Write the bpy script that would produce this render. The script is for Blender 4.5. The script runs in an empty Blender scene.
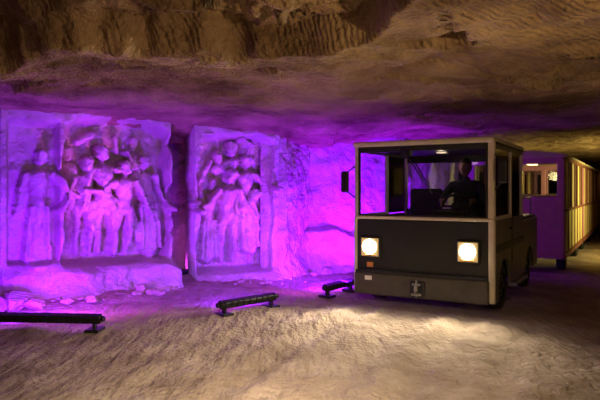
import bpy, bmesh, math, numpy as np, random
from mathutils import Vector, Matrix, Euler
random.seed(4)
S = bpy.context.scene
COL = S.collection
S.view_settings.view_transform = 'Standard'

# ---------------------------------------------------------------- materials
def pmat(name, col, rough=0.6, metal=0.0, emit=None, estr=0.0, spec=0.5, noise=0.0, nscale=8):
    m = bpy.data.materials.new(name); m.use_nodes = True
    nt = m.node_tree; b = nt.nodes['Principled BSDF']
    b.inputs['Base Color'].default_value = (*col, 1)
    b.inputs['Roughness'].default_value = rough
    b.inputs['Metallic'].default_value = metal
    b.inputs['Specular IOR Level'].default_value = spec
    if emit:
        b.inputs['Emission Color'].default_value = (*emit, 1)
        b.inputs['Emission Strength'].default_value = estr
    if noise > 0:
        tc = nt.nodes.new('ShaderNodeTexCoord'); n = nt.nodes.new('ShaderNodeTexNoise')
        n.inputs['Scale'].default_value = nscale; n.inputs['Detail'].default_value = 6
        r = nt.nodes.new('ShaderNodeValToRGB')
        r.color_ramp.elements[0].position = .3; r.color_ramp.elements[1].position = .75
        r.color_ramp.elements[0].color = (*[c*(1-noise) for c in col], 1)
        r.color_ramp.elements[1].color = (*[min(1, c*(1+noise*.4)) for c in col], 1)
        nt.links.new(tc.outputs['Object'], n.inputs['Vector'])
        nt.links.new(n.outputs['Fac'], r.inputs['Fac'])
        nt.links.new(r.outputs['Color'], b.inputs['Base Color'])
    return m

def rock_mat(name, c1, c2, chisel=0.5, cscale=7.0, fine=30, strength=.5, rot=(0, 0, .6), stretch=(1, 1, 1), dist=5, mid=1.2, cn=1.7):
    m = bpy.data.materials.new(name); m.use_nodes = True
    nt = m.node_tree; N = nt.nodes; L = nt.links; b = N['Principled BSDF']
    b.inputs['Roughness'].default_value = .95; b.inputs['Specular IOR Level'].default_value = .15
    tc = N.new('ShaderNodeTexCoord')
    n1 = N.new('ShaderNodeTexNoise'); n1.inputs['Scale'].default_value = cn; n1.inputs['Detail'].default_value = 9
    n1.inputs['Roughness'].default_value = .65
    L.new(tc.outputs['Object'], n1.inputs['Vector'])
    r = N.new('ShaderNodeValToRGB'); r.color_ramp.elements[0].position = .35; r.color_ramp.elements[1].position = .68
    r.color_ramp.elements[0].color = (*c1, 1); r.color_ramp.elements[1].color = (*c2, 1)
    L.new(n1.outputs['Fac'], r.inputs['Fac']); L.new(r.outputs['Color'], b.inputs['Base Color'])
    mp = N.new('ShaderNodeMapping'); mp.inputs['Rotation'].default_value = rot; mp.inputs['Scale'].default_value = stretch
    L.new(tc.outputs['Object'], mp.inputs['Vector'])
    w = N.new('ShaderNodeTexWave'); w.inputs['Scale'].default_value = cscale; w.inputs['Distortion'].default_value = dist
    w.inputs['Detail'].default_value = 3; w.inputs['Detail Scale'].default_value = 1.6
    L.new(mp.outputs['Vector'], w.inputs['Vector'])
    n2 = N.new('ShaderNodeTexNoise'); n2.inputs['Scale'].default_value = fine; n2.inputs['Detail'].default_value = 8
    L.new(tc.outputs['Object'], n2.inputs['Vector'])
    n3 = N.new('ShaderNodeTexNoise'); n3.inputs['Scale'].default_value = 5; n3.inputs['Detail'].default_value = 7
    L.new(mp.outputs['Vector'], n3.inputs['Vector'])
    a = N.new('ShaderNodeMath'); a.operation = 'MULTIPLY'; a.inputs[1].default_value = chisel
    L.new(w.outputs['Fac'], a.inputs[0])
    a2 = N.new('ShaderNodeMath'); a2.operation = 'MULTIPLY_ADD'; a2.inputs[1].default_value = .9
    L.new(n2.outputs['Fac'], a2.inputs[0]); L.new(a.outputs[0], a2.inputs[2])
    a3 = N.new('ShaderNodeMath'); a3.operation = 'MULTIPLY_ADD'; a3.inputs[1].default_value = mid
    L.new(n3.outputs['Fac'], a3.inputs[0]); L.new(a2.outputs[0], a3.inputs[2])
    bp = N.new('ShaderNodeBump'); bp.inputs['Strength'].default_value = strength; bp.inputs['Distance'].default_value = .05
    L.new(a3.outputs[0], bp.inputs['Height']); L.new(bp.outputs['Normal'], b.inputs['Normal'])
    return m

M_ceil = rock_mat('ceiling_marl', (.17, .105, .055), (.62, .45, .26), .22, 8, 24, 1.0, (0, 0, 1.1), (1, 1, 1), 3, 2.6, 1.1)
M_wall = rock_mat('wall_marl', (.42, .36, .28), (.68, .60, .50), .0, 7, 28, .85, (.3, .7, .2), mid=1.8)
M_relief = rock_mat('relief_marl', (.46, .40, .33), (.72, .66, .56), .0, 9, 34, .7, (.3, .6, .2), mid=1.2)
M_floor = rock_mat('floor_sand', (.36, .28, .21), (.64, .53, .42), .0, 2.5, 20, 1.0, (0, 0, .5), (1.6, .35, 1), mid=2.0)
M_rock = rock_mat('loose_rock', (.34, .28, .2), (.58, .5, .38), .2, 6, 25, .7)

M_cream = pmat('cream_paint', (.72, .65, .46), .4, noise=.15, nscale=5)
M_side = pmat('olive_grey_paint', (.16, .155, .11), .45, noise=.2, nscale=5)
M_dark = pmat('charcoal_paint', (.020, .019, .015), .45, noise=.3, nscale=6)
M_bump = pmat('bumper_paint', (.075, .066, .05), .5, noise=.3, nscale=9)
M_black = pmat('black_plastic', (.012, .012, .013), .45)
M_rubber = pmat('tyre_rubber', (.02, .02, .02), .85)
M_steel = pmat('steel', (.35, .34, .32), .4, .8)
M_lens = pmat('headlight_lens', (1, .95, .8), .2, emit=(1, .95, .8), estr=40)
M_refl_glow = pmat('headlight_reflector_glow', (.25, .18, .08), .4, emit=(1, .60, .20), estr=.4)  # reflector given its own warm emission, stands in for the headlamp halo
M_orange = pmat('orange_sticker', (.75, .3, .05), .5)
M_white = pmat('white_plate', (.8, .78, .7), .5)
M_wagend = pmat('wagon_mauve_paint', (.60, .26, .36), .5, noise=.15)
M_wagside = pmat('wagon_cream_panel', (.74, .64, .26), .55, noise=.1)
M_wagpost = pmat('wagon_maroon_frame', (.22, .08, .05), .5)
M_wagroof = pmat('wagon_roof_cream', (.6, .52, .33), .5)
M_wood = pmat('bench_wood', (.3, .17, .08), .6, noise=.3)
M_wlamp = pmat('wagon_lamp_glow', (1, .8, .4), .5, emit=(1, .72, .28), estr=9)
M_cloth = pmat('dark_jacket', (.03, .032, .042), .9)
M_skin = pmat('skin', (.5, .3, .21), .6)
M_hair = pmat('hair', (.05, .035, .025), .8)
M_eye = pmat('eye', (.7, .68, .65), .3)
M_seat = pmat('seat_vinyl', (.025, .025, .028), .6)
M_led = pmat('violet_led_lens', (.4, .1, .8), .3, emit=(.5, .08, 1), estr=14)
def glass():
    m = bpy.data.materials.new('window_glass'); m.use_nodes = True
    nt = m.node_tree; nt.nodes.clear()
    o = nt.nodes.new('ShaderNodeOutputMaterial'); mx = nt.nodes.new('ShaderNodeMixShader')
    t = nt.nodes.new('ShaderNodeBsdfTransparent'); t.inputs[0].default_value = (.88, .9, .9, 1)
    g = nt.nodes.new('ShaderNodeBsdfGlossy'); g.inputs['Roughness'].default_value = .03
    f = nt.nodes.new('ShaderNodeFresnel'); f.inputs[0].default_value = 1.35
    nt.links.new(f.outputs[0], mx.inputs[0]); nt.links.new(t.outputs[0], mx.inputs[1])
    nt.links.new(g.outputs[0], mx.inputs[2]); nt.links.new(mx.outputs[0], o.inputs[0])
    return m
M_glass = glass()

# ---------------------------------------------------------------- helpers
def mkobj(name, me, parent=None, mats=()):
    o = bpy.data.objects.new(name, me); COL.objects.link(o)
    for m in mats: me.materials.append(m)
    if parent: o.parent = parent
    return o
def empty(name, mat=None):
    o = bpy.data.objects.new(name, None); COL.objects.link(o); o.empty_display_size = .2
    if mat is not None: o.matrix_world = mat
    return o
def shade(me): 
    for p in me.polygons: p.use_smooth = True
def box(name, x0, x1, y0, y1, z0, z1, mat, parent, bev=.01, rot=None):
    me = bpy.data.meshes.new(name); bm = bmesh.new()
    bmesh.ops.create_cube(bm, size=1)
    for v in bm.verts: v.co = Vector((v.co.x*(x1-x0), v.co.y*(y1-y0), v.co.z*(z1-z0)))
    if bev > 0: bmesh.ops.bevel(bm, geom=bm.edges[:], offset=min(bev, .45*min(x1-x0, y1-y0, z1-z0)), segments=3, affect='EDGES', profile=.5)
    bm.to_mesh(me); bm.free()
    o = mkobj(name, me, parent, [mat]); o.location = ((x0+x1)/2, (y0+y1)/2, (z0+z1)/2)
    if rot: o.rotation_euler = rot
    return o
def cyl(name, p0, p1, r, mat, parent, seg=24, r2=None, bev=0):
    p0 = Vector(p0); p1 = Vector(p1); d = p1-p0
    me = bpy.data.meshes.new(name); bm = bmesh.new()
    bmesh.ops.create_cone(bm, cap_ends=True, segments=seg, radius1=r, radius2=r if r2 is None else r2, depth=d.length)
    if bev: bmesh.ops.bevel(bm, geom=[e for e in bm.edges if len([f for f in e.link_faces if len(f.verts) > 4])], offset=bev, segments=3, affect='EDGES')
    bmesh.ops.transform(bm, matrix=Matrix.Translation((p0+p1)/2) @ d.to_track_quat('Z', 'Y').to_matrix().to_4x4(), verts=bm.verts)
    bm.to_mesh(me); bm.free()
    for p in me.polygons: p.use_smooth = len(p.vertices) == 4
    return mkobj(name, me, parent, [mat])
def torus(name, R, r, mat, parent, mtx, seg=40, rs=10):
    vs = []; fs = []
    for i in range(seg):
        a = 2*math.pi*i/seg
        for j in range(rs):
            b = 2*math.pi*j/rs
            vs.append(mtx @ Vector(((R+r*math.cos(b))*math.cos(a), (R+r*math.cos(b))*math.sin(a), r*math.sin(b))))
            fs.append((i*rs+j, ((i+1) % seg)*rs+j, ((i+1) % seg)*rs+(j+1) % rs, i*rs+(j+1) % rs))
    me = bpy.data.meshes.new(name); me.from_pydata(vs, [], fs); shade(me)
    return mkobj(name, me, parent, [mat])
def prism_yz(name, poly, x0, x1, mat, parent, bev=0.006):
    me = bpy.data.meshes.new(name); bm = bmesh.new()
    f = bm.faces.new([bm.verts.new((x0, y, z)) for y, z in poly])
    r = bmesh.ops.extrude_face_region(bm, geom=[f])
    for v in [g for g in r['geom'] if isinstance(g, bmesh.types.BMVert)]: v.co.x = x1
    bmesh.ops.recalc_face_normals(bm, faces=bm.faces)
    bm.to_mesh(me); bm.free()
    return mkobj(name, me, parent, [mat])
def wheel(name, x, y, r, w, parent, side=1):
    root = bpy.data.objects.new(name, None); COL.objects.link(root); root.parent = parent
    prof = [(.0, .55), (.0, .9), (.06, .98), (.25, 1.0), (.75, 1.0), (.94, .98), (1, .9), (1, .55)]
    seg = 36; vs = []; fs = []
    for i in range(seg):
        a = 2*math.pi*i/seg
        for t, q in prof: vs.append((x-w/2+w*t, y+r*q*math.cos(a), r+r*q*math.sin(a)))
        n = len(prof)
        for j in range(n-1): fs.append((i*n+j, i*n+j+1, ((i+1) % seg)*n+j+1, ((i+1) % seg)*n+j))
    me = bpy.data.meshes.new('tyre'); me.from_pydata(vs, [], fs); shade(me)
    mkobj('tyre', me, root, [M_rubber])
    cyl('rim', (x-w*.42, y, r), (x+w*.42, y, r), r*.57, M_steel, root, 28, bev=.01)
    cyl('hub', (x-w*.56, y, r), (x+w*.56, y, r), r*.2, M_black, root, 16, bev=.008)
    for k in range(6):
        a = k*math.pi/3
        cyl('lug', (x-w*.47, y+r*.36*math.cos(a), r+r*.36*math.sin(a)), (x+w*.47, y+r*.36*math.cos(a), r+r*.36*math.sin(a)), .014, M_black, root, 6)
    return root

def vnoise(x, y, seed=0):
    xi = np.floor(x); yi = np.floor(y); xf = x-xi; yf = y-yi
    def h(a, b):
        s = np.sin(a*127.1+b*311.7+seed*74.7)*43758.5453
        return s-np.floor(s)
    u = xf*xf*(3-2*xf); v = yf*yf*(3-2*yf)
    return (h(xi, yi)*(1-u)+h(xi+1, yi)*u)*(1-v)+(h(xi, yi+1)*(1-u)+h(xi+1, yi+1)*u)*v
def fbm(x, y, seed=0, oct=4):
    s = 0; a = .5; t = 0
    for i in range(oct):
        s = s+a*vnoise(x*2**i+13*i, y*2**i+7*i, seed+i); t += a; a *= .5
    return s/t*2-1
def facets(X, Y, x0, x1, y0, y1, n, seed, tilt=.5, amp=.1, stretch=1.6, warp=.05):
    rg = np.random.RandomState(seed)
    P = np.stack([rg.uniform(x0, x1, n), rg.uniform(y0, y1, n)], 1)
    A = rg.normal(0, tilt, (n, 2)); H = rg.uniform(0, amp, n)
    Xw = X+warp*fbm(X*2.5, Y*2.5, seed+1, 3); Yw = Y+warp*fbm(X*2.5+9, Y*2.5, seed+2, 3)
    best = np.full(X.shape, 1e9); out = np.zeros(X.shape)
    for i in range(n):
        d = (Xw-P[i, 0])**2+((Yw-P[i, 1])*stretch)**2
        k = d < best
        best = np.where(k, d, best)
        out = np.where(k, H[i]+A[i, 0]*(X-P[i, 0])+A[i, 1]*(Y-P[i, 1]), out)
    return out
def sst(a, b, x):
    t = np.clip((x-a)/(b-a), 0, 1); return t*t*(3-2*t)
def grid_obj(name, X, Y, Z, mat, flip=False):
    ny, nx = X.shape
    vs = np.stack([X.ravel(), Y.ravel(), Z.ravel()], 1)
    i = np.arange(ny-1)[:, None]*nx+np.arange(nx-1)[None]
    i = i.ravel(); q = np.stack([i, i+1, i+1+nx, i+nx], 1)
    if flip: q = q[:, ::-1]
    me = bpy.data.meshes.new(name)
    me.vertices.add(len(vs)); me.vertices.foreach_set('co', vs.ravel())
    me.loops.add(q.size); me.loops.foreach_set('vertex_index', q.ravel().astype(np.int32))
    me.polygons.add(len(q)); me.polygons.foreach_set('loop_start', (np.arange(len(q))*4).astype(np.int32))
    me.polygons.foreach_set('loop_total', np.full(len(q), 4, np.int32))
    me.update(calc_edges=True); me.validate(); shade(me)
    return mkobj(name, me, None, [mat])

# ---------------------------------------------------------------- train frame
TH = math.radians(30)
TM = Matrix.Translation((2.14, 6.4, 0)) @ Matrix.Rotation(-TH, 4, 'Z')

# ---------------------------------------------------------------- floor
xs = np.arange(-8, 16, .06); ys = np.concatenate([np.arange(-3, 8.5, .04), np.arange(8.5, 26, .14)])
X, Y = np.meshgrid(xs, ys)
lx = (X-2.14)*math.cos(TH)-(Y-6.4)*math.sin(TH)        # train frame coords
ly = (X-2.14)*math.sin(TH)+(Y-6.4)*math.cos(TH)
curve = .12*np.clip(-ly, 0, 9)**1.6*.35
Z = .045*fbm(X*1.1, Y*1.1, 3, 5)+.018*fbm(X*7, Y*7, 9, 3)
for c, a in ((-1.45, 1), (-.25, 1), (-2.1, .5), (.35, .6), (-.75, .5)):
    d = lx-c-curve+.05*fbm(ly*.7, ly*0, 40, 2)
    Z = Z-.03*a*np.exp(-(d/.10)**2)+.02*a*np.exp(-((np.abs(d)-.2)/.07)**2)
flat = sst(.6, 0, np.abs(lx+.6)-1.0)*sst(-.6, 0, ly)
Z = Z*(1-.9*flat)-.004
wd = (X+3.8)*(-.532)+(Y-7.4)*.847
bank = sst(-.9, .2, wd)*sst(1.2, -.8, X)
Z = Z+bank*(.07+.05*fbm(X*2, Y*2, 21, 4))
floor = grid_obj('floor', X, Y, Z, M_floor)

# ---------------------------------------------------------------- ceiling
xs = np.concatenate([np.arange(-8, -4, .06), np.arange(-4, 2, .025), np.arange(2, 8, .05), np.arange(8, 16, .1)])
ys = np.concatenate([np.arange(-3, 1.5, .1), np.arange(1.5, 6, .022), np.arange(6, 12, .06), np.arange(12, 26, .16)])
X, Y = np.meshgrid(xs, ys)
Z = 2.42-.27*sst(7.8, 10.2, Y)*sst(2.2, .6, X)-.05*sst(9, 15, Y)
e1 = 4.5+.7*fbm(X*.8, X*0+2, 5, 4)-.35*sst(-1.2, .2, X)-2.6*sst(.3, 1.6, X)
ee = e1+.30*fbm(X*2.2, Y*2.2, 31, 3)
rise = .16+.16*np.abs(fbm(X*1.4, Y*0, 66, 2))
Z = Z+rise*sst(ee, ee-.09, Y)
ee2 = e1-.60+.5*fbm(X*1.8, Y*1.8, 35, 3)
Z = Z+.24*sst(ee2, ee2-.10, Y)*sst(1.2, .4, X)
ck = ee-.16+.05*fbm(X*4, X*0, 90, 2)
Z = Z+.22*np.exp(-((Y-ck)/.035)**2)*sst(-.1, .25, fbm(X*1.1, X*0+4, 91, 2)+.15)*sst(1.0, .5, X)
ck2 = 3.7+.5*fbm(X*.9, X*0+1, 93, 3)
Z = Z+.30*np.exp(-((Y-ck2)/.05)**2)*sst(-.05, .2, fbm(X*.9, X*0+8, 94, 2))*sst(.9, .4, X)
fac = facets(X, Y, -6, 2.5, 1.2, 5.2, 48, 12, .26, .42, 1.7, .08)
lf = sst(1.1, .2, X-.3*(3.5-Y))
Z = Z+np.clip(fac, -.05, .6)*sst(ee-.15, ee-.5, Y)*lf*sst(.5, 1.5, Y)
fac2 = facets(X, Y, -6, 6, 1.2, 5.4, 420, 22, .18, .06, 1.3)
Z = Z+fac2*sst(ee, ee-.2, Y)*lf
fac3 = facets(X, Y, -7, 8, 1.2, 9, 200, 29, .06, .06, 1.8, .3)
Z = Z+fac3*(1-.6*sst(5, 7, Y))
Z = Z+.06*fbm(X*.7, Y*.7, 11, 4)+.04*fbm(X*4, Y*5, 17, 4)
st = np.abs(np.sin((X*.5+Y*.86)*14+2*fbm(X*1.2, Y*1.2, 61, 3)))
Z = Z+.012*st*sst(-.2, .8, X+.5*fbm(X, Y, 62, 2))
rg2 = fbm(X*.9+3, Y*1.5, 71, 4)
Z = Z+.16*np.abs(rg2)*sst(7, 5, Y)+.03*np.abs(rg2)
ceiling = grid_obj('ceiling', X, Y, Z, M_ceil, True)

# ---------------------------------------------------------------- walls / reliefs
def wall(name, p0, p1, z0, z1, step, hf, mat, thick=.5):
    p0 = Vector(p0); p1 = Vector(p1); L = (p1-p0).length; t = (p1-p0)/L
    n = Vector((t.y, -t.x))                    # toward the tunnel
    nx = max(3, int(L/step)+1); nz = max(3, int((z1-z0)/step)+1)
    U, Zz = np.meshgrid(np.linspace(0, L, nx), np.linspace(z0, z1, nz))
    H = hf(U, Zz, L)
    U = np.hstack([U[:, :1], U, U[:, -1:]]); Zz = np.hstack([Zz[:, :1], Zz, Zz[:, -1:]])
    H = np.hstack([H[:, :1]*0-thick, H, H[:, -1:]*0-thick])
    X = p0.x+t.x*U+n.x*H; Y = p0.y+t.y*U+n.y*H
    return grid_obj(name, X, Y, Zz, mat)

def caps(U, Z, lst, k=1.25):
    """height of union of tapered capsules (u0,z0,r0,u1,z1,r1[,lift])"""
    H = np.zeros_like(U)
    for c in lst:
        u0, z0, r0, u1, z1, r1 = c[:6]; lift = c[6] if len(c) > 6 else 0
        dx, dz = u1-u0, z1-z0; ll = dx*dx+dz*dz+1e-9
        t = np.clip(((U-u0)*dx+(Z-z0)*dz)/ll, 0, 1)
        d2 = (U-u0-t*dx)**2+(Z-z0-t*dz)**2; r = r0+(r1-r0)*t
        h = np.where(d2 < r*r, np.sqrt(np.maximum(r*r-d2, 0))*k+2.4*lift*sst(1.0, .88, np.sqrt(d2)/r), 0)
        H = np.maximum(H, h)
    return H
def figure(u, zt, hgt, lean=0, arms=(0, 0), lift=.03, robe=False, dirn=0):
    s = hgt/1.7; z = lambda q: zt-(1.7-q)*s
    uu = lambda q: u+lean*(q-.9)*s
    f = [(uu(1.6)+dirn*.02, z(1.64), .092*s, uu(1.6), z(1.54), .068*s, lift+.06),
         (uu(1.6)+dirn*.07*s, z(1.57), .03*s, uu(1.6)+dirn*.085*s, z(1.55), .022*s, lift+.05),
         (uu(1.46), z(1.48), .042*s, uu(1.4), z(1.4), .05*s, lift+.0),
         (uu(1.36)-.14*s, z(1.34), .07*s, uu(1.36)+.14*s, z(1.34), .07*s, lift),
         (uu(1.3), z(1.28), .155*s, uu(1.0), z(1.0), .11*s, lift),
         (uu(1.0), z(1.0), .12*s, uu(.88), z(.88), .14*s, lift)]
    if robe:
        f += [(uu(.9), z(.9), .14*s, uu(.1), z(.1), .19*s, lift-.01)]
        f += [(uu(.9)+q*s, z(.85), .025*s, uu(.1)+1.4*q*s, z(.08), .038*s, lift+.07) for q in (-.11, -.03, .06, .12)]
    else:
        f += [(uu(.85)-.08*s, z(.85), .085*s, uu(.45)-.1*s, z(.47), .06*s, lift), (uu(.45)-.1*s, z(.47), .065*s, uu(.05)-.1*s, z(.05), .04*s, lift),
              (uu(.85)+.08*s, z(.85), .085*s, uu(.45)+.13*s, z(.47), .06*s, lift+.03), (uu(.45)+.13*s, z(.47), .065*s, uu(.05)+.1*s, z(.05), .04*s, lift+.01)]
    for sgn, a in ((-1, arms[0]), (1, arms[1])):
        sx, sz = uu(1.36)+sgn*.19*s, z(1.34)
        ex, ez = sx+sgn*.3*s*math.sin(a*.6+.15), sz-.3*s*math.cos(a*.6+.15)
        wx, wz = ex+sgn*.27*s*math.sin(a*1.5-.2), ez-.27*s*math.cos(a*1.5-.2)
        f += [(sx, sz, .06*s, ex, ez, .045*s, lift+.04), (ex, ez, .045*s, wx, wz, .033*s, lift+.05), (wx, wz, .04*s, wx+sgn*.03*s, wz-.04*s, .03*s, lift+.05)]
    return f
def rough(U, Z, seed, a=.05):
    return a*fbm(U*1.3, Z*1.3, seed, 5)+a*.45*fbm(U*6, Z*6, seed+5, 3)
def foot(Z, h, out): return out*sst(h, -.05, Z)

figs1 = (figure(.46, 1.92, 1.5, .03, (.2, .9), .02, True, 1)
         + figure(1.08, 1.86, 1.4, .03, (.5, .7), .04, False, 1)
         + figure(1.34, 2.02, 1.55, -.03, (.2, 2.6), .06, False, -1)
         + figure(1.60, 1.80, 1.36, .06, (1.3, .4), .09, False, -1)
         + figure(1.96, 1.90, 1.42, -.07, (1.2, .3), .03, True, -1)
         + [(1.00, 2.08, .07, 1.22, 2.2, .05, .05), (1.78, 2.12, .085, 1.79, 2.02, .06, .04), (1.5, 2.15, .05, 1.55, 1.95, .04, .03),
            (.86, 1.95, .08, .87, 1.86, .06, .02), (.9, 1.7, .1, .92, 1.2, .09, 0), (1.8, 1.9, .1, 1.82, 1.4, .1, 0),
            (1.2, 1.2, .06, 1.5, 1.0, .05, .08), (1.7, 1.1, .08, 1.85, .7, .09, .05)])
def h1(U, Z, L):
    e = .09*fbm(Z*2.2, Z*0+1, 3, 3)
    niche = sst(.74+e, .80+e, U)*sst(L+.0+e, L-.06+e, U)*sst(.36, .42, Z)*sst(2.42, 2.3, Z+.2*np.abs(U-1.5)**1.5+.12*fbm(U*3, Z*0, 2, 2))
    n2 = sst(.06, .12, U)*sst(.72, .66, U)*sst(.42, .48, Z)*sst(2.3, 2.2, Z+.06*fbm(U*4, Z*0, 5, 2))
    H = .02+rough(U, Z, 7, .09)-.44*niche-.30*n2-.10*niche*np.abs(fbm(U*5, Z*4, 77, 3))
    Uw = U+.02*fbm(U*7, Z*7, 51, 2); Zw = Z+.02*fbm(U*7+5, Z*7, 52, 2)
    H = H+caps(Uw, Zw, figs1, 1.45)*1.0+.03*fbm(U*9, Z*9, 4, 4)
    ledge = .36*sst(.46, .30, Z+.09*fbm(U*3, Z*2, 8, 3))*(.75+.45*fbm(U*2, Z*0, 3, 3))
    return H+ledge+foot(Z, .22, .22)+.12*sst(.45, .1, Z)*fbm(U*4, Z*4, 31, 4)
wall('wall_carved_relief', (-3.8, 7.4), (-1.89, 8.6), -.15, 2.5, .0125, h1, M_relief)

def h0(U, Z, L):
    blocks = .14*(np.floor(3*(fbm(U*1.2+4, Z*1.1, 12, 3)+1))/3)
    pil = .2*sst(.10, .02, np.abs(U-(L-.38))-.2)*sst(.3, .4, Z)
    g = -.05*sst(.03, .0, np.abs(U-(L-.72)))-.04*sst(.025, 0, np.abs(Z-1.05-.1*np.sin(U*3)))
    return .02+rough(U, Z, 19, .14)+blocks*.8+pil+g+foot(Z, .45, .3)+.07*sst(.5, .1, Z)*fbm(U*3, Z*3, 33, 4)
wall('wall_left', (-6.8, 5.51), (-3.8, 7.4), -.15, 2.6, .022, h0, M_wall)

figs2 = (figure(.56, 1.70, 1.45, .03, (.9, .5), .09, False, 1)
         + figure(.90, 1.94, 1.5, -.06, (.4, 1.0), .03, True, -1)
         + figure(.30, 1.55, 1.25, .05, (1.6, .2), .0, True, 1)
         + [(.62, 2.08, .085, .62, 1.98, .065, .09), (.82, 2.1, .07, .84, 2.02, .06, .05), (.40, 1.95, .075, .42, 1.86, .06, .07),
            (.42, 1.72, .10, .66, 1.82, .10, .03), (.13, 1.5, .05, .2, 1.05, .055, .05), (.13, 1.5, .05, .3, 1.84, .045, .04),
            (1.02, 1.35, .09, .82, 1.1, .07, .09), (1.04, 1.0, .07, .98, .55, .08, .06), (.72, 2.16, .045, .98, 2.12, .04, .05), (.74, 1.3, .05, .78, .5, .06, .03)])
def h2(U, Z, L):
    e = .06+.07*fbm(Z*2, Z*0, 3, 3)
    niche = sst(e, e+.05, U)*sst(L-.1+.5*e, L-.15+.5*e, U)*sst(.12, .2, Z)*sst(2.32, 2.2, Z+.3*np.abs(U-.66)**1.5+.08*fbm(U*4, Z*0, 12, 2))
    Uw = U+.02*fbm(U*7, Z*7, 51, 2); Zw = Z+.02*fbm(U*7+5, Z*7, 52, 2)
    H = .02+rough(U, Z, 27, .09)-.44*niche-.10*niche*np.abs(fbm(U*5, Z*4, 78, 3))+caps(Uw, Zw, figs2, 1.45)+.03*fbm(U*9, Z*9, 6, 4)
    return H+foot(Z, .22, .25)+.08*sst(.3, .0, Z)*fbm(U*4, Z*4, 35, 4)
wall('wall_carved_relief', (-1.57, 8.7), (-.35, 9.2), -.15, 2.4, .0125, h2, M_relief, .7)

def hside(U, Z, L):
    return .05+rough(U, Z, 41, .14)+.09*np.floor(3*(fbm(U*3, Z*1.0, 55, 3)+1))/3+foot(Z, .3, .2)
wall('wall_niche_side', (-.36, 9.2), (.06, 10.1), -.15, 2.6, .018, hside, M_wall, .3)
def hgap(U, Z, L): return rough(U, Z, 43, .12)+foot(Z, .25, .2)
wall('wall_gap', (-2.9, 9.7), (-.9, 10.2), -.15, 2.6, .03, hgap, M_wall, .2)
def hb(U, Z, L): return rough(U, Z, 47, .08)+.02*fbm(U*9, Z*9, 6, 4)+.22*sst(.70, .60, Z+.14*fbm(U*2, U*0, 3, 3))+foot(Z, .35, .35)
wall('wall_back', (.02, 10.1), (2.0, 11.0), -.15, 2.6, .02, hb, M_relief, .3)
def hr(U, Z, L): return rough(U, Z, 53, .12)+foot(Z, .4, .3)
wall('wall_tunnel', (2.0, 11.0), (8.6, 23.5), -.15, 2.7, .07, hr, M_wall, .3)
wall('wall_end', (8.3, 23.3), (15.5, 23.5), -.15, 2.8, .1, hr, M_wall, .3)
wall('wall_right', (14.5, 24), (6.2, -2.8), -.15, 3.2, .1, hr, M_ceil, .3)
wall('wall_near_left', (-5.6, -2.8), (-6.8, 5.6), -.15, 3.2, .08, hr, M_ceil, .3)
wall('wall_behind', (6.4, -2.8), (-5.8, -2.8), -.15, 3.4, .12, hr, M_ceil, .1)

def rocks(name, spots, seed):
    rnd = random.Random(seed); bm = bmesh.new()
    for (x, y, r) in spots:
        ret = bmesh.ops.create_icosphere(bm, subdivisions=3, radius=r)
        sx, sy, sz = rnd.uniform(.9, 1.5), rnd.uniform(.8, 1.2), rnd.uniform(.45, .7)
        cuts = [(Vector((rnd.gauss(0, 1), rnd.gauss(0, 1), rnd.gauss(0, 1))).normalized(), rnd.uniform(.55, .85)) for _ in range(9)]
        for v in ret['verts']:
            c = v.co/r
            for n, dd in cuts:
                q = c.dot(n)
                if q > dd: c = c-n*(q-dd)
            v.co = Vector((c.x*sx*r+x, c.y*sy*r+y, c.z*sz*r+.04+r*sz*.25))
    me = bpy.data.meshes.new(name); bm.to_mesh(me); bm.free()
    return mkobj(name, me, None, [M_rock])
sp = []
for i in range(34):
    u = random.uniform(-1.8, 2.1); w = random.uniform(.45, .9); r = random.uniform(.02, .09)
    sp.append((-3.8+.847*u+.532*w, 7.4+.532*u-.847*w, r))
sp += [(-3.35, 6.9, .22), (-3.75, 6.65, .30), (-3.1, 6.85, .13), (-4.1, 6.5, .30), (-2.1, 7.85, .13)]
rocks('floor_rubble', sp, 3)
rocks('floor_rubble', [(-.1+random.uniform(-.9, .2), 8.8+random.uniform(-.4, .1), random.uniform(.02, .06)) for _ in range(12)]
      + [(.45, 9.7, .12), (.8, 9.8, .14), (.25, 9.4, .08)], 8)

# ---------------------------------------------------------------- floor uplights
def uplight(x0, y0, x1, y1, tgt, power, col=(.19, .003, 1.0), z=.0, spread=140):
    a = Vector((x0, y0, z)); b = Vector((x1, y1, z)); L = (b-a).length; ang = math.atan2(y1-y0, x1-x0)
    root = empty('floor_uplight', Matrix.Translation((a+b)/2) @ Matrix.Rotation(ang, 4, 'Z'))
    h = L/2
    o = box('housing', -h, h, -.045, .045, .075, .155, M_black, root, .018)
    o.rotation_euler = (math.radians(18), 0, 0)
    for i in range(int(L/.09)):
        q = -h+.05+i*.09
        box('cooling_fin', q, q+.012, -.056, .03, .08, .15, M_black, root, .002)
    for s in (-1, 1):
        box('bracket', s*(h-.07)-.012, s*(h-.07)+.012, -.03, .03, .0, .15, M_black, root, .004)
        box('foot_plate', s*(h-.07)-.07, s*(h-.07)+.07, -.09, .1, -.01, .02, M_black, root, .006)
        cyl('end_knob', (s*h, 0, .115), (s*(h+.03), 0, .115), .028, M_black, root, 16)
    box('led_lens', -h+.04, h-.04, .03, .055, .10, .15, M_led, root, .004, (math.radians(18), 0, 0))
    ld = bpy.data.lights.new('led_bar', 'AREA'); ld.shape = 'RECTANGLE'; ld.size = L*.5; ld.size_y = .05
    ld.energy = power; ld.color = col; ld.spread = math.radians(spread)
    lo = bpy.data.objects.new('led_bar', ld); COL.objects.link(lo); lo.parent = root
    lo.location = (0, .075, .165)
    mid = (a+b)/2+Vector((0, 0, .165)); loc = root.matrix_world.inverted().to_3x3() @ (Vector(tgt)-mid)
    lo.rotation_euler = loc.to_track_quat('-Z', 'Y').to_euler()
    return root
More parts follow.
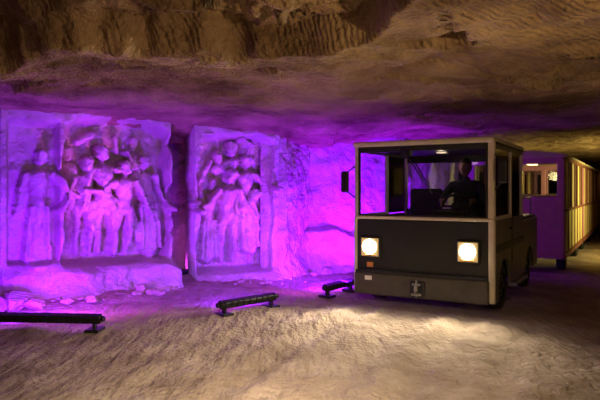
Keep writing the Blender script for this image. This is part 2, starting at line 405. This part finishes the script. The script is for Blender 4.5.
uplight(-3.75, 5.95, -1.98, 5.82, (-3.2, 7.9, .95), 100)
uplight(-.90, 6.50, -.30, 7.07, (-1.4, 8.9, .9), 50)
uplight(.32, 7.62, .74, 8.20, (.45, 10.3, 1.0), 150)
uplight(1.25, 9.25, 1.65, 9.85, (1.1, 10.7, 1.2), 110)  # added unseen bar, brightens the violet wall behind the cab windows
uplight(2.35, 10.35, 2.70, 11.0, (2.3, 11.9, 1.3), 45, spread=110)  # another added bar out of sight, throws violet on tunnel wall and wagon end
uplight(-2.0, 9.05, -1.55, 9.25, (-1.9, 9.9, 1.3), 3, (.5, .02, .7))  # made-up hidden bar, dim violet fill for the gap between the reliefs
def spot(name, loc, tgt, power, col, size=60, blend=.8, rad=.05, parent=None):
    ld = bpy.data.lights.new(name, 'SPOT'); ld.energy = power; ld.color = col; ld.spot_size = math.radians(size)
    ld.spot_blend = blend; ld.shadow_soft_size = rad
    o = bpy.data.objects.new(name, ld); COL.objects.link(o); o.location = loc
    d = Vector(tgt)-Vector(loc); o.rotation_euler = d.to_track_quat('-Z', 'Y').to_euler()
    if parent: o.parent = parent
    return o
PINK = (.70, .06, 1.0)
spot('accent_spot', (-1.75, 7.0, .2), (-2.75, 8.05, 1.35), 220, PINK, 44, 1, .012)
spot('accent_spot', (-4.6, 6.2, .2), (-4.0, 7.3, 1.0), 90, PINK, 50, 1, .012)
spot('accent_spot', (-.35, 7.8, .2), (-1.05, 8.95, 1.2), 130, PINK, 48, 1, .012)
spot('accent_spot', (-2.6, 6.1, .5), (-2.3, 7.3, 0.0), 75, PINK, 130, 1, .015)
spot('accent_spot', (.0, 7.6, .5), (-.1, 9.0, 0.0), 30, PINK, 110, 1, .015)

# ---------------------------------------------------------------- tow tractor
T = empty('tow_tractor', TM)
W = 1.70
CL = 1.85; TL = 3.1
box('chassis', -W+.12, -.12, .12, TL-.05, .24, .42, M_black, T, .02)
def arch(yc, r, n=12): return [(yc+r*math.cos(math.pi-math.pi*i/n), .26+r*math.sin(math.pi*i/n)) for i in range(n+1)]
poly = [(.04, .14), (.04, 1.06), (CL, 1.06), (CL, .98), (TL, .98), (TL, .26)] + arch(2.38, .34)[::-1] + arch(.56, .34)[::-1]+[(.2, .14)]
prism_yz('side_skin_left', poly, -W, -W+.03, M_side, T)
prism_yz('side_skin_right', poly, -.03, 0, M_side, T)
box('nose_panel', -W+.045, -.07, .0, .05, .40, 1.04, M_dark, T, .015)
box('nose_seam', -W+.07, -.10, -.004, .004, .905, .915, M_black, T, 0)
box('bumper', -W+.03, -.06, -.055, .06, .13, .40, M_bump, T, .025)
box('bumper_lip', -W+.05, -.08, -.06, -.04, .40, .43, M_black, T, .006)
box('cowl_strip', -W+.02, -.02, -.012, .08, 1.045, 1.085, M_cream, T, .015)
box('nose_edge_left', -W, -W+.05, -.005, .09, .14, 1.06, M_cream, T, .02)
box('nose_edge_right', -.075, 0, -.005, .09, .14, 1.06, M_cream, T, .02)
box('a_pillar_left', -W+.01, -W+.06, 0, .07, 1.05, 1.94, M_cream, T, .015)
box('a_pillar_right', -.08, -.005, 0, .08, 1.05, 1.94, M_cream, T, .015)
for xx in (-W+.01, -.05):
    box('door_pillar', xx, xx+.04, 1.0, 1.06, 1.05, 1.93, M_cream, T, .01)
    box('rear_pillar', xx, xx+.04, CL-.07, CL, .98, 1.93, M_cream, T, .01)
    box('door_rail', xx, xx+.04, .08, 1.0, 1.05, 1.10, M_cream, T, .01)
    box('door_top', xx, xx+.04, .08, CL, 1.87, 1.93, M_side, T, .01)
box('roof', -W+.0, -.0, -.05, CL+.04, 1.925, 1.99, M_cream, T, .03)
box('header_panel', -W+.06, -.085, -.005, .03, 1.88, 1.93, M_dark, T, .008)
box('headliner', -W+.05, -.05, .05, CL-.03, 1.90, 1.925, M_black, T, .004)
box('roof_gutter', -W-.012, .012, .1, CL+.03, 1.915, 1.935, M_black, T, .004)
for n, a in (('gasket_bottom', (-W+.06, -.08, 1.085, 1.105)), ('gasket_top', (-W+.06, -.08, 1.86, 1.885)), ('gasket_left', (-W+.06, -W+.085, 1.09, 1.88)), ('gasket_right', (-.105, -.08, 1.09, 1.88))):
    box(n, a[0], a[1], 0.0, .03, a[2], a[3], M_black, T, .005)
box('windscreen', -W+.07, -.095, .012, .017, 1.09, 1.88, M_glass, T, 0)
cyl('wiper_arm', (-1.02, -.03, 1.85), (-.80, -.03, 1.50), .009, M_black, T, 8)
cyl('wiper_blade', (-.90, -.02, 1.72), (-.70, -.02, 1.36), .008, M_black, T, 8)
box('wiper_motor', -1.08, -.96, -.03, .06, 1.80, 1.89, M_black, T, .012)
box('cab_rear_wall', -W+.03, -.03, CL-.04, CL, .42, 1.12, M_dark, T, .01)
box('rear_window_post', -.88, -.82, CL-.04, CL, 1.1, 1.85, M_dark, T, .01)
box('rear_window_head', -W+.03, -.03, CL-.04, CL, 1.80, 1.92, M_dark, T, .01)
box('rear_window', -W+.05, -.05, CL-.022, CL-.017, 1.1, 1.82, M_glass, T, 0)
for xx in (-W+.028, -.034):
    box('side_window', xx, xx+.005, 1.05, CL-.06, 1.08, 1.88, M_glass, T, 0)
box('door_glass', -.034, -.029, .08, 1.0, 1.09, 1.88, M_glass, T, 0)
box('cab_floor', -W+.04, -.04, .06, CL-.04, .42, .46, M_black, T, .005)
box('dashboard', -W+.04, -.04, .08, .36, .92, 1.09, M_black, T, .03)
box('instrument_pod', -.80, -.40, .26, .42, 1.02, 1.15, M_black, T, .03)
box('door_seam', -.002, .004, 1.01, 1.02, .5, 1.06, M_black, T, 0)
box('door_seam', -.002, .004, .98, .99, .4, 1.06, M_black, T, 0)
box('door_handle', 0, .03, .82, .96, .92, .95, M_black, T, .008)
box('step_plate', -.05, .06, 1.0, 1.85, .2, .25, M_steel, T, .008)
box('side_trim_band', -.002, .008, .06, CL, .70, .78, M_dark, T, .002)
box('side_trim_band', -W-.008, -W+.002, .06, CL, .70, .78, M_dark, T, .002)
box('battery_hood', -W+.06, -.06, CL+.02, TL-.05, .6, 1.02, M_cream, T, .03)
box('deck_lid', -W+.03, -.03, CL+.01, TL, .98, 1.03, M_bump, T, .012)
box('tail_board', -W+.02, -.02, TL-.04, TL, .3, 1.0, M_cream, T, .012)
for yy in (CL+.2, TL-.1):
    cyl('deck_rail_post', (-.08, yy, 1.0), (-.08, yy, 1.28), .014, M_steel, T, 10)
    cyl('deck_rail_post', (-W+.08, yy, 1.0), (-W+.08, yy, 1.28), .014, M_steel, T, 10)
cyl('deck_rail', (-.08, CL+.2, 1.28), (-.08, TL-.1, 1.28), .014, M_steel, T, 10)
cyl('deck_rail', (-W+.08, CL+.2, 1.28), (-W+.08, TL-.1, 1.28), .014, M_steel, T, 10)
for xx in (-W+.13, -.13):
    for yy in (.56, 2.38): wheel('wheel', xx, yy, .27, .2, T)
for yy in (.56, 2.38): cyl('axle', (-W+.15, yy, .27), (-.15, yy, .27), .04, M_black, T, 12)
for hx in (-1.47, -.29):
    box('headlight_housing', hx-.14, hx+.14, -.03, .03, .565, .845, M_black, T, .03)
    box('headlight_reflector_glow', hx-.112, hx+.112, -.042, -.02, .595, .815, M_refl_glow, T, .03)
    cyl('headlight_lens', (hx, -.03, .712), (hx, -.055, .712), .088, M_lens, T, 32, bev=.006)
    box('parking_lamp', hx-.075, hx+.075, -.05, -.03, .600, .618, M_orange, T, .006)
    spot('headlight_beam', (hx, -.09, .71), (hx-.02, -3.2, .0), 130, (1, .84, .58), 130, .9, .06, T)
box('fleet_sticker', -1.52, -1.44, -.006, .002, .46, .52, M_orange, T, .001)
box('fleet_sticker', -1.525, -1.435, -.060, -.054, .31, .36, M_white, T, .001)
box('pintle_plate', -.95, -.77, -.075, -.05, .16, .34, M_black, T, .01)
torus('pintle_ring', .045, .014, M_steel, T, Matrix.Translation((-.86, -.11, .25)) @ Matrix.Rotation(math.pi/2, 4, 'Y'))
box('pintle_jaw', -.92, -.80, -.13, -.06, .175, .205, M_steel, T, .01)
box('pintle_jaw', -.91, -.81, -.13, -.06, .295, .32, M_steel, T, .01)
cyl('pintle_pin', (-.86, -.10, .15), (-.86, -.10, .36), .013, M_steel, T, 12)
for s, mx, mz in ((-1, -W-.075, 1.50), (1, .10, 1.60)):
    bx = -W+.01 if s < 0 else -.01
    box('mirror', mx-.05, mx+.05, -.12, -.07, mz-.13, mz+.13, M_black, T, .022)
    cyl('mirror_arm', (bx, .03, mz+.2), (mx, -.08, mz+.1), .009, M_black, T, 8)
    cyl('mirror_arm', (bx, .03, mz-.2), (mx, -.08, mz-.1), .009, M_black, T, 8)
DX = -.60
for sx in (DX, -1.22):
    box('seat_base', sx-.2, sx+.2, .95, 1.35, .46, .84, M_black, T, .02)
    box('seat_cushion', sx-.24, sx+.24, .88, 1.38, .83, .93, M_seat, T, .04)
    box('seat_back', sx-.23, sx+.23, 1.33, 1.44, .90, 1.42, M_seat, T, .045, (math.radians(-6), 0, 0))
SW = Matrix.Translation((DX, .62, 1.20)) @ Matrix.Rotation(math.radians(50), 4, 'X')
torus('steering_wheel', .19, .014, M_black, T, SW)
cyl('steering_hub', SW @ Vector((0, 0, -.02)), SW @ Vector((0, 0, .02)), .05, M_black, T, 20)
for a in (0, math.pi, -math.pi/2):
    cyl('steering_spoke', SW @ Vector((0, 0, 0)), SW @ Vector((.185*math.cos(a), .185*math.sin(a), 0)), .011, M_black, T, 8)
cyl('steering_column', SW @ Vector((0, 0, 0)), SW @ Vector((0, 0, -.42)), .025, M_black, T, 12)
cyl('drawbar', (-.8, TL, .36), (-.8, 4.1, .38), .03, M_black, T, 12)
box('dome_lamp', -.95, -.80, .95, 1.1, 1.885, 1.905, M_white, T, .006)
dl = bpy.data.lights.new('dome_light', 'POINT'); dl.energy = .8; dl.color = (1, .75, .5); dl.shadow_soft_size = .04
do = bpy.data.objects.new('dome_light', dl); COL.objects.link(do); do.parent = T; do.location = (-.87, .9, 1.83)

# ---------------------------------------------------------------- driver
D = empty('driver', TM)
def skin(name, verts, edges, radii, mat, parent, lv=2):
    me = bpy.data.meshes.new(name); me.from_pydata([Vector(v) for v in verts], edges, [])
    o = mkobj(name, me, parent, [mat])
    m = o.modifiers.new('skin', 'SKIN'); m.use_smooth_shade = True
    for i, r in enumerate(radii):
        rr = r if isinstance(r, tuple) else (r, r)
        me.skin_vertices[0].data[i].radius = rr
    me.skin_vertices[0].data[0].use_root = True
    s = o.modifiers.new('sub', 'SUBSURF'); s.levels = lv; s.render_levels = lv
    return o
v = [(DX, 1.15, 1.03), (DX, 1.17, 1.16), (DX, 1.17, 1.30), (DX, 1.15, 1.43), (DX, 1.13, 1.52), (DX, 1.11, 1.575)]
r = [(.15, .11), (.145, .10), (.165, .105), (.16, .095), (.07, .065), (.055, .055)]
e = [(0, 1), (1, 2), (2, 3), (3, 4), (4, 5)]
for s in (-1, 1):
    b0 = len(v)
    v += [(DX+s*.18, 1.14, 1.455), (DX+s*.255, 1.05, 1.33), (DX+s*.285, .96, 1.22), (DX+s*.255, .84, 1.235), (DX+s*.215, .735, 1.27)]
    r += [.07, .056, .048, .043, .034]
    e += [(3, b0), (b0, b0+1), (b0+1, b0+2), (b0+2, b0+3), (b0+3, b0+4)]
    b0 = len(v)
    v += [(DX+s*.10, 1.07, 1.01), (DX+s*.125, .87, 1.02), (DX+s*.14, .68, 1.02), (DX+s*.14, .62, .80), (DX+s*.14, .60, .56), (DX+s*.15, .47, .50)]
    r += [.095, .082, .062, .055, .042, .038]
    e += [(0, b0), (b0, b0+1), (b0+1, b0+2), (b0+2, b0+3), (b0+3, b0+4), (b0+4, b0+5)]
skin('clothed_body', v, e, r, M_cloth, D)
for s in (-1, 1):
    rim = SW @ Vector((s*.186, .03, 0))
    wr = Vector((DX+s*.215, .735, 1.27))
    pc = wr.lerp(rim, .6)+Vector((0, .0, .02))
    ax = (SW.to_3x3() @ Vector((0, 1, 0))).normalized()
    vv = [wr, pc]; rr = [.028, (.036, .022)]; ee = [(0, 1)]
    skin('palm', vv, ee, rr, M_skin, D)
    fw = (rim-wr).normalized()
    nrm = (SW.to_3x3() @ Vector((0, 0, 1))).normalized()
    for k in range(4):
        off = ax*(.033-.021*k); ln = (.9, 1.0, .95, .78)[k]
        p0 = pc+off+nrm*.008
        p1 = rim+off+nrm*.024*1.0-Vector((s*.01, 0, 0))
        p2 = rim+off-Vector((s*.0, 0, 0))+fw*.026*ln+nrm*.006
        p3 = rim+off+fw*.016*ln-nrm*.02
        skin('finger', [p0, p1, p2, p3], [(0, 1), (1, 2), (2, 3)], [.0095, .009, .0085, .0075], M_skin, D, 1)
    skin('thumb', [pc+ax*.02-Vector((s*.02, 0, 0)), pc+ax*.035-Vector((s*.035, .02, 0)), rim+ax*.05-Vector((s*.028, 0, 0))+nrm*.012], [(0, 1), (1, 2)], [.012, .011, .009], M_skin, D, 1)
def head():
    bm = bmesh.new(); bmesh.ops.create_uvsphere(bm, u_segments=40, v_segments=32, radius=1)
    for q in bm.verts:
        x, y, z = q.co
        wx = .078*(1-.28*max(0, -z-.1)**1.2); ny = .098
        X_, Y_, Z_ = x*wx, y*ny, z*.118
        if y < 0:
            f = max(0, -y)
            Y_ -= .024*math.exp(-((X_/.012)**2+((Z_+.012)/.022)**2))*f
            Y_ -= .008*math.exp(-((X_/.02)**2+((Z_+.085)/.018)**2))
            Y_ += .010*math.exp(-(((abs(X_)-.03)/.016)**2+((Z_-.006)/.013)**2))
            Y_ -= .006*math.exp(-((X_/.045)**2+((Z_-.028)/.009)**2))
            Y_ -= .006*math.exp(-((X_/.022)**2+((Z_+.052)/.006)**2))
            Y_ += .004*math.exp(-((X_/.022)**2+((Z_+.046)/.003)**2))
        q.co = (X_, Y_, Z_)
    me = bpy.data.meshes.new('head'); bm.to_mesh(me); bm.free(); shade(me)
    return me
HM = Matrix.Translation((DX, 1.085, 1.695)) @ Matrix.Rotation(math.radians(-8), 4, 'Z')
ho = mkobj('head', head(), D, [M_skin]); ho.matrix_local = HM
def ell(name, c, rad, mat):
    bm = bmesh.new(); bmesh.ops.create_uvsphere(bm, u_segments=16, v_segments=12, radius=1)
    for q in bm.verts: q.co = Vector((q.co.x*rad[0]+c[0], q.co.y*rad[1]+c[1], q.co.z*rad[2]+c[2]))
    me = bpy.data.meshes.new(name); bm.to_mesh(me); bm.free(); shade(me)
    o = mkobj(name, me, D, [mat]); o.matrix_local = HM; return o
for s in (-1, 1):
    ell('eye', (s*.03, -.080, .006), (.012, .010, .008), M_eye)
    ell('pupil', (s*.03, -.0885, .006), (.005, .003, .005), M_hair)
    ell('ear', (s*.078, .01, -.005), (.010, .02, .032), M_skin)
bm = bmesh.new(); bmesh.ops.create_uvsphere(bm, u_segments=36, v_segments=28, radius=1)
for q in bm.verts:
    x, y, z = q.co
    q.co = (x*.085, y*.106+.004, z*.126+.003)
bmesh.ops.delete(bm, geom=[q for q in bm.verts if q.co.z < .045-.55*max(q.co.y, -.02) - .0 and q.co.z < .055 - (.10 if q.co.y > .02 else 0)], context='VERTS')
me = bpy.data.meshes.new('hair'); bm.to_mesh(me); bm.free(); shade(me)
hh = mkobj('hair', me, D, [M_hair]); hh.matrix_local = HM

# ---------------------------------------------------------------- wagons
def wagon(y0, L=3.65, bend=0, x1=.31, wd=1.6):
    M = TM @ Matrix.Translation((x1-wd/2, y0, 0)) @ Matrix.Rotation(bend, 4, 'Z')
    R = empty('passenger_wagon', M); h = wd/2
    box('underframe', -h+.08, h-.08, .05, L-.05, .25, .36, M_black, R, .02)
    for xx in (-h+.12, h-.12):
        for yy in (.65, L-.65): wheel('wheel', xx, yy, .2, .14, R)
    for yy in (.65, L-.65): cyl('axle', (-h+.12, yy, .2), (h-.12, yy, .2), .03, M_black, R, 12)
    box('wagon_floor', -h+.01, h-.01, 0.02, L-.02, .34, .40, M_wood, R, .008)
    for yy, n in ((0, 'front'), (L-.05, 'rear')):
        box('end_lower_'+n, -h, h, yy, yy+.05, .24, 1.30, M_wagend, R, .02)
        box('end_upper_'+n, -h, h, yy, yy+.05, 1.84, 2.0, M_wagend, R, .02)
        for a, b in ((-h, -h+.12), (h-.12, h), (-.05, .05)):
            box('end_post_'+n, a, b, yy, yy+.05, 1.25, 1.9, M_wagend, R, .015)
        for a, b in ((-h+.12, -.05), (.05, h-.12)):
            box('end_glass_'+n, a, b, yy+.022, yy+.027, 1.29, 1.85, M_glass, R, 0)
            box('end_gasket_'+n, a, b, yy-.004, yy+.02, 1.29, 1.31, M_black, R, .003)
    for sx in (-1, 1):
        X0, X1 = (h-.04, h) if sx > 0 else (-h, -h+.04)
        n = 6; st = (L-.1)/n
        for i in range(n+1):
            c = .05+i*st
            box('side_post', X0-.004, X1+.006, c-.03, c+.03, .26, 1.98, M_wagpost, R, .01)
        box('side_sill', X0-.005, X1+.01, 0, L, .24, .34, M_wagpost, R, .01)
        box('side_rail', X0-.004, X1+.008, 0, L, 1.03, 1.08, M_wagpost, R, .008)
        box('side_header', X0-.004, X1+.008, 0, L, 1.90, 2.0, M_wagpost, R, .01)
        for i in range(n):
            a = .08+i*st; b = a+st-.06
            box('door_panel', X0+.008, X1-.008, a, b, .34, 1.04, M_wagside, R, .006)
            m_ = 18; vs = []; fs = []
            xc = (X0+X1)/2; c0, c1 = a, b
            for j in range(m_+1):
                yy = c0+(c1-c0)*j/m_; dx = .012*math.sin(j*1.7)
                vs += [(xc+dx, yy, 1.07), (xc+dx, yy, 1.92)]
                if j: k = 2*j; fs.append((k-2, k, k+1, k-1))
            if i % 2 == 0:
                me = bpy.data.meshes.new('curtain'); me.from_pydata(vs, [], fs); shade(me); mkobj('curtain', me, R, [M_wagside])
            else:
                box('side_glass', xc-.002, xc+.003, a, b, 1.07, 1.92, M_glass, R, 0)
    vs = []; fs = []; nn = 14; prof = []
    for j in range(nn+1):
        t = -1+2*j/nn; prof.append((t*(h+.05), 1.985+.085*(1-abs(t)**2.6)))
    prof += [(h+.05, 1.95), (-(h+.05), 1.95)]
    for yy in (-.06, L+.06): vs += [(x, yy, z) for x, z in prof]
    P = len(prof)
    for j in range(P): fs.append((j, (j+1) % P, P+(j+1) % P, P+j))
    fs += [tuple(range(P))[::-1], tuple(range(P, 2*P))]
    me = bpy.data.meshes.new('wagon_roof'); me.from_pydata(vs, [], fs); mkobj('wagon_roof', me, R, [M_wagroof])
    for k in range(3):
        yy = .35+k*1.1
        box('bench_seat', -h+.08, h-.08, yy, yy+.4, .76, .81, M_wood, R, .012)
        box('bench_back', -h+.08, h-.08, yy+.38, yy+.42, .8, 1.2, M_wood, R, .012)
        box('bench_leg', -h+.2, -h+.26, yy+.05, yy+.38, .4, .77, M_black, R, .006)
        box('bench_leg', h-.26, h-.2, yy+.05, yy+.38, .4, .77, M_black, R, .006)
    box('ceiling_lamp', -.08, .08, L/2-.35, L/2+.35, 1.91, 1.95, M_wlamp, R, .01)
    pl = bpy.data.lights.new('cabin_light', 'POINT'); pl.energy = 16; pl.color = (1, .74, .32); pl.shadow_soft_size = .12
    po = bpy.data.objects.new('cabin_light', pl); COL.objects.link(po); po.parent = R; po.location = (0, L/2, 1.75)
    return R
wagon(4.0); wagon(8.0); wagon(12.0)
cyl('coupling', (-.5, 7.63, .38), (-.5, 8.03, .38), .03, M_black, bpy.data.objects['passenger_wagon'], 10).matrix_parent_inverse = (Matrix.Translation((.31-.8, 4.0, 0))).inverted()

# ---------------------------------------------------------------- tunnel lamps
def flood(loc, tgt, power, col, size=.25, spread=180):
    d = Vector(tgt)-Vector(loc)
    M = Matrix.Translation(loc) @ d.to_track_quat('-Z', 'Y').to_matrix().to_4x4()
    R = empty('flood_lamp', M)
    box('lamp_body', -size/2-.03, size/2+.03, -size/2-.03, size/2+.03, .01, .08, M_black, R, .015)
    ld = bpy.data.lights.new('lamp_light', 'AREA'); ld.shape = 'SQUARE'; ld.size = size; ld.energy = power; ld.color = col
    ld.spread = math.radians(spread)
    o = bpy.data.objects.new('lamp_light', ld); COL.objects.link(o); o.parent = R
    return R
flood((2.7, .9, 1.35), (1.0, 3.8, 2.45), 20, (1, .64, .32), .08, 110)    # grazes the quarried roof
flood((-.1, 1.4, 2.2), (-.2, 4.0, 0.0), 26, (1, .76, .54), .3, 70)       # washes the track
flood((8.6, 10.5, 1.3), (5.6, 13.0, 1.5), 60, (1, .80, .26), .25, 90)

# ---------------------------------------------------------------- world, camera
w = bpy.data.worlds.new('cave_dark'); S.world = w; w.use_nodes = True
w.node_tree.nodes['Background'].inputs[0].default_value = (.02, .012, .02, 1)
w.node_tree.nodes['Background'].inputs[1].default_value = .3
cd = bpy.data.cameras.new('camera'); cd.lens = 35; cd.sensor_width = 36; cd.shift_y = -10/600; cd.clip_start = .05
co = bpy.data.objects.new('camera', cd); COL.objects.link(co)
co.location = (0, 0, 1.4); co.rotation_euler = (math.pi/2, 0, 0)
S.camera = co
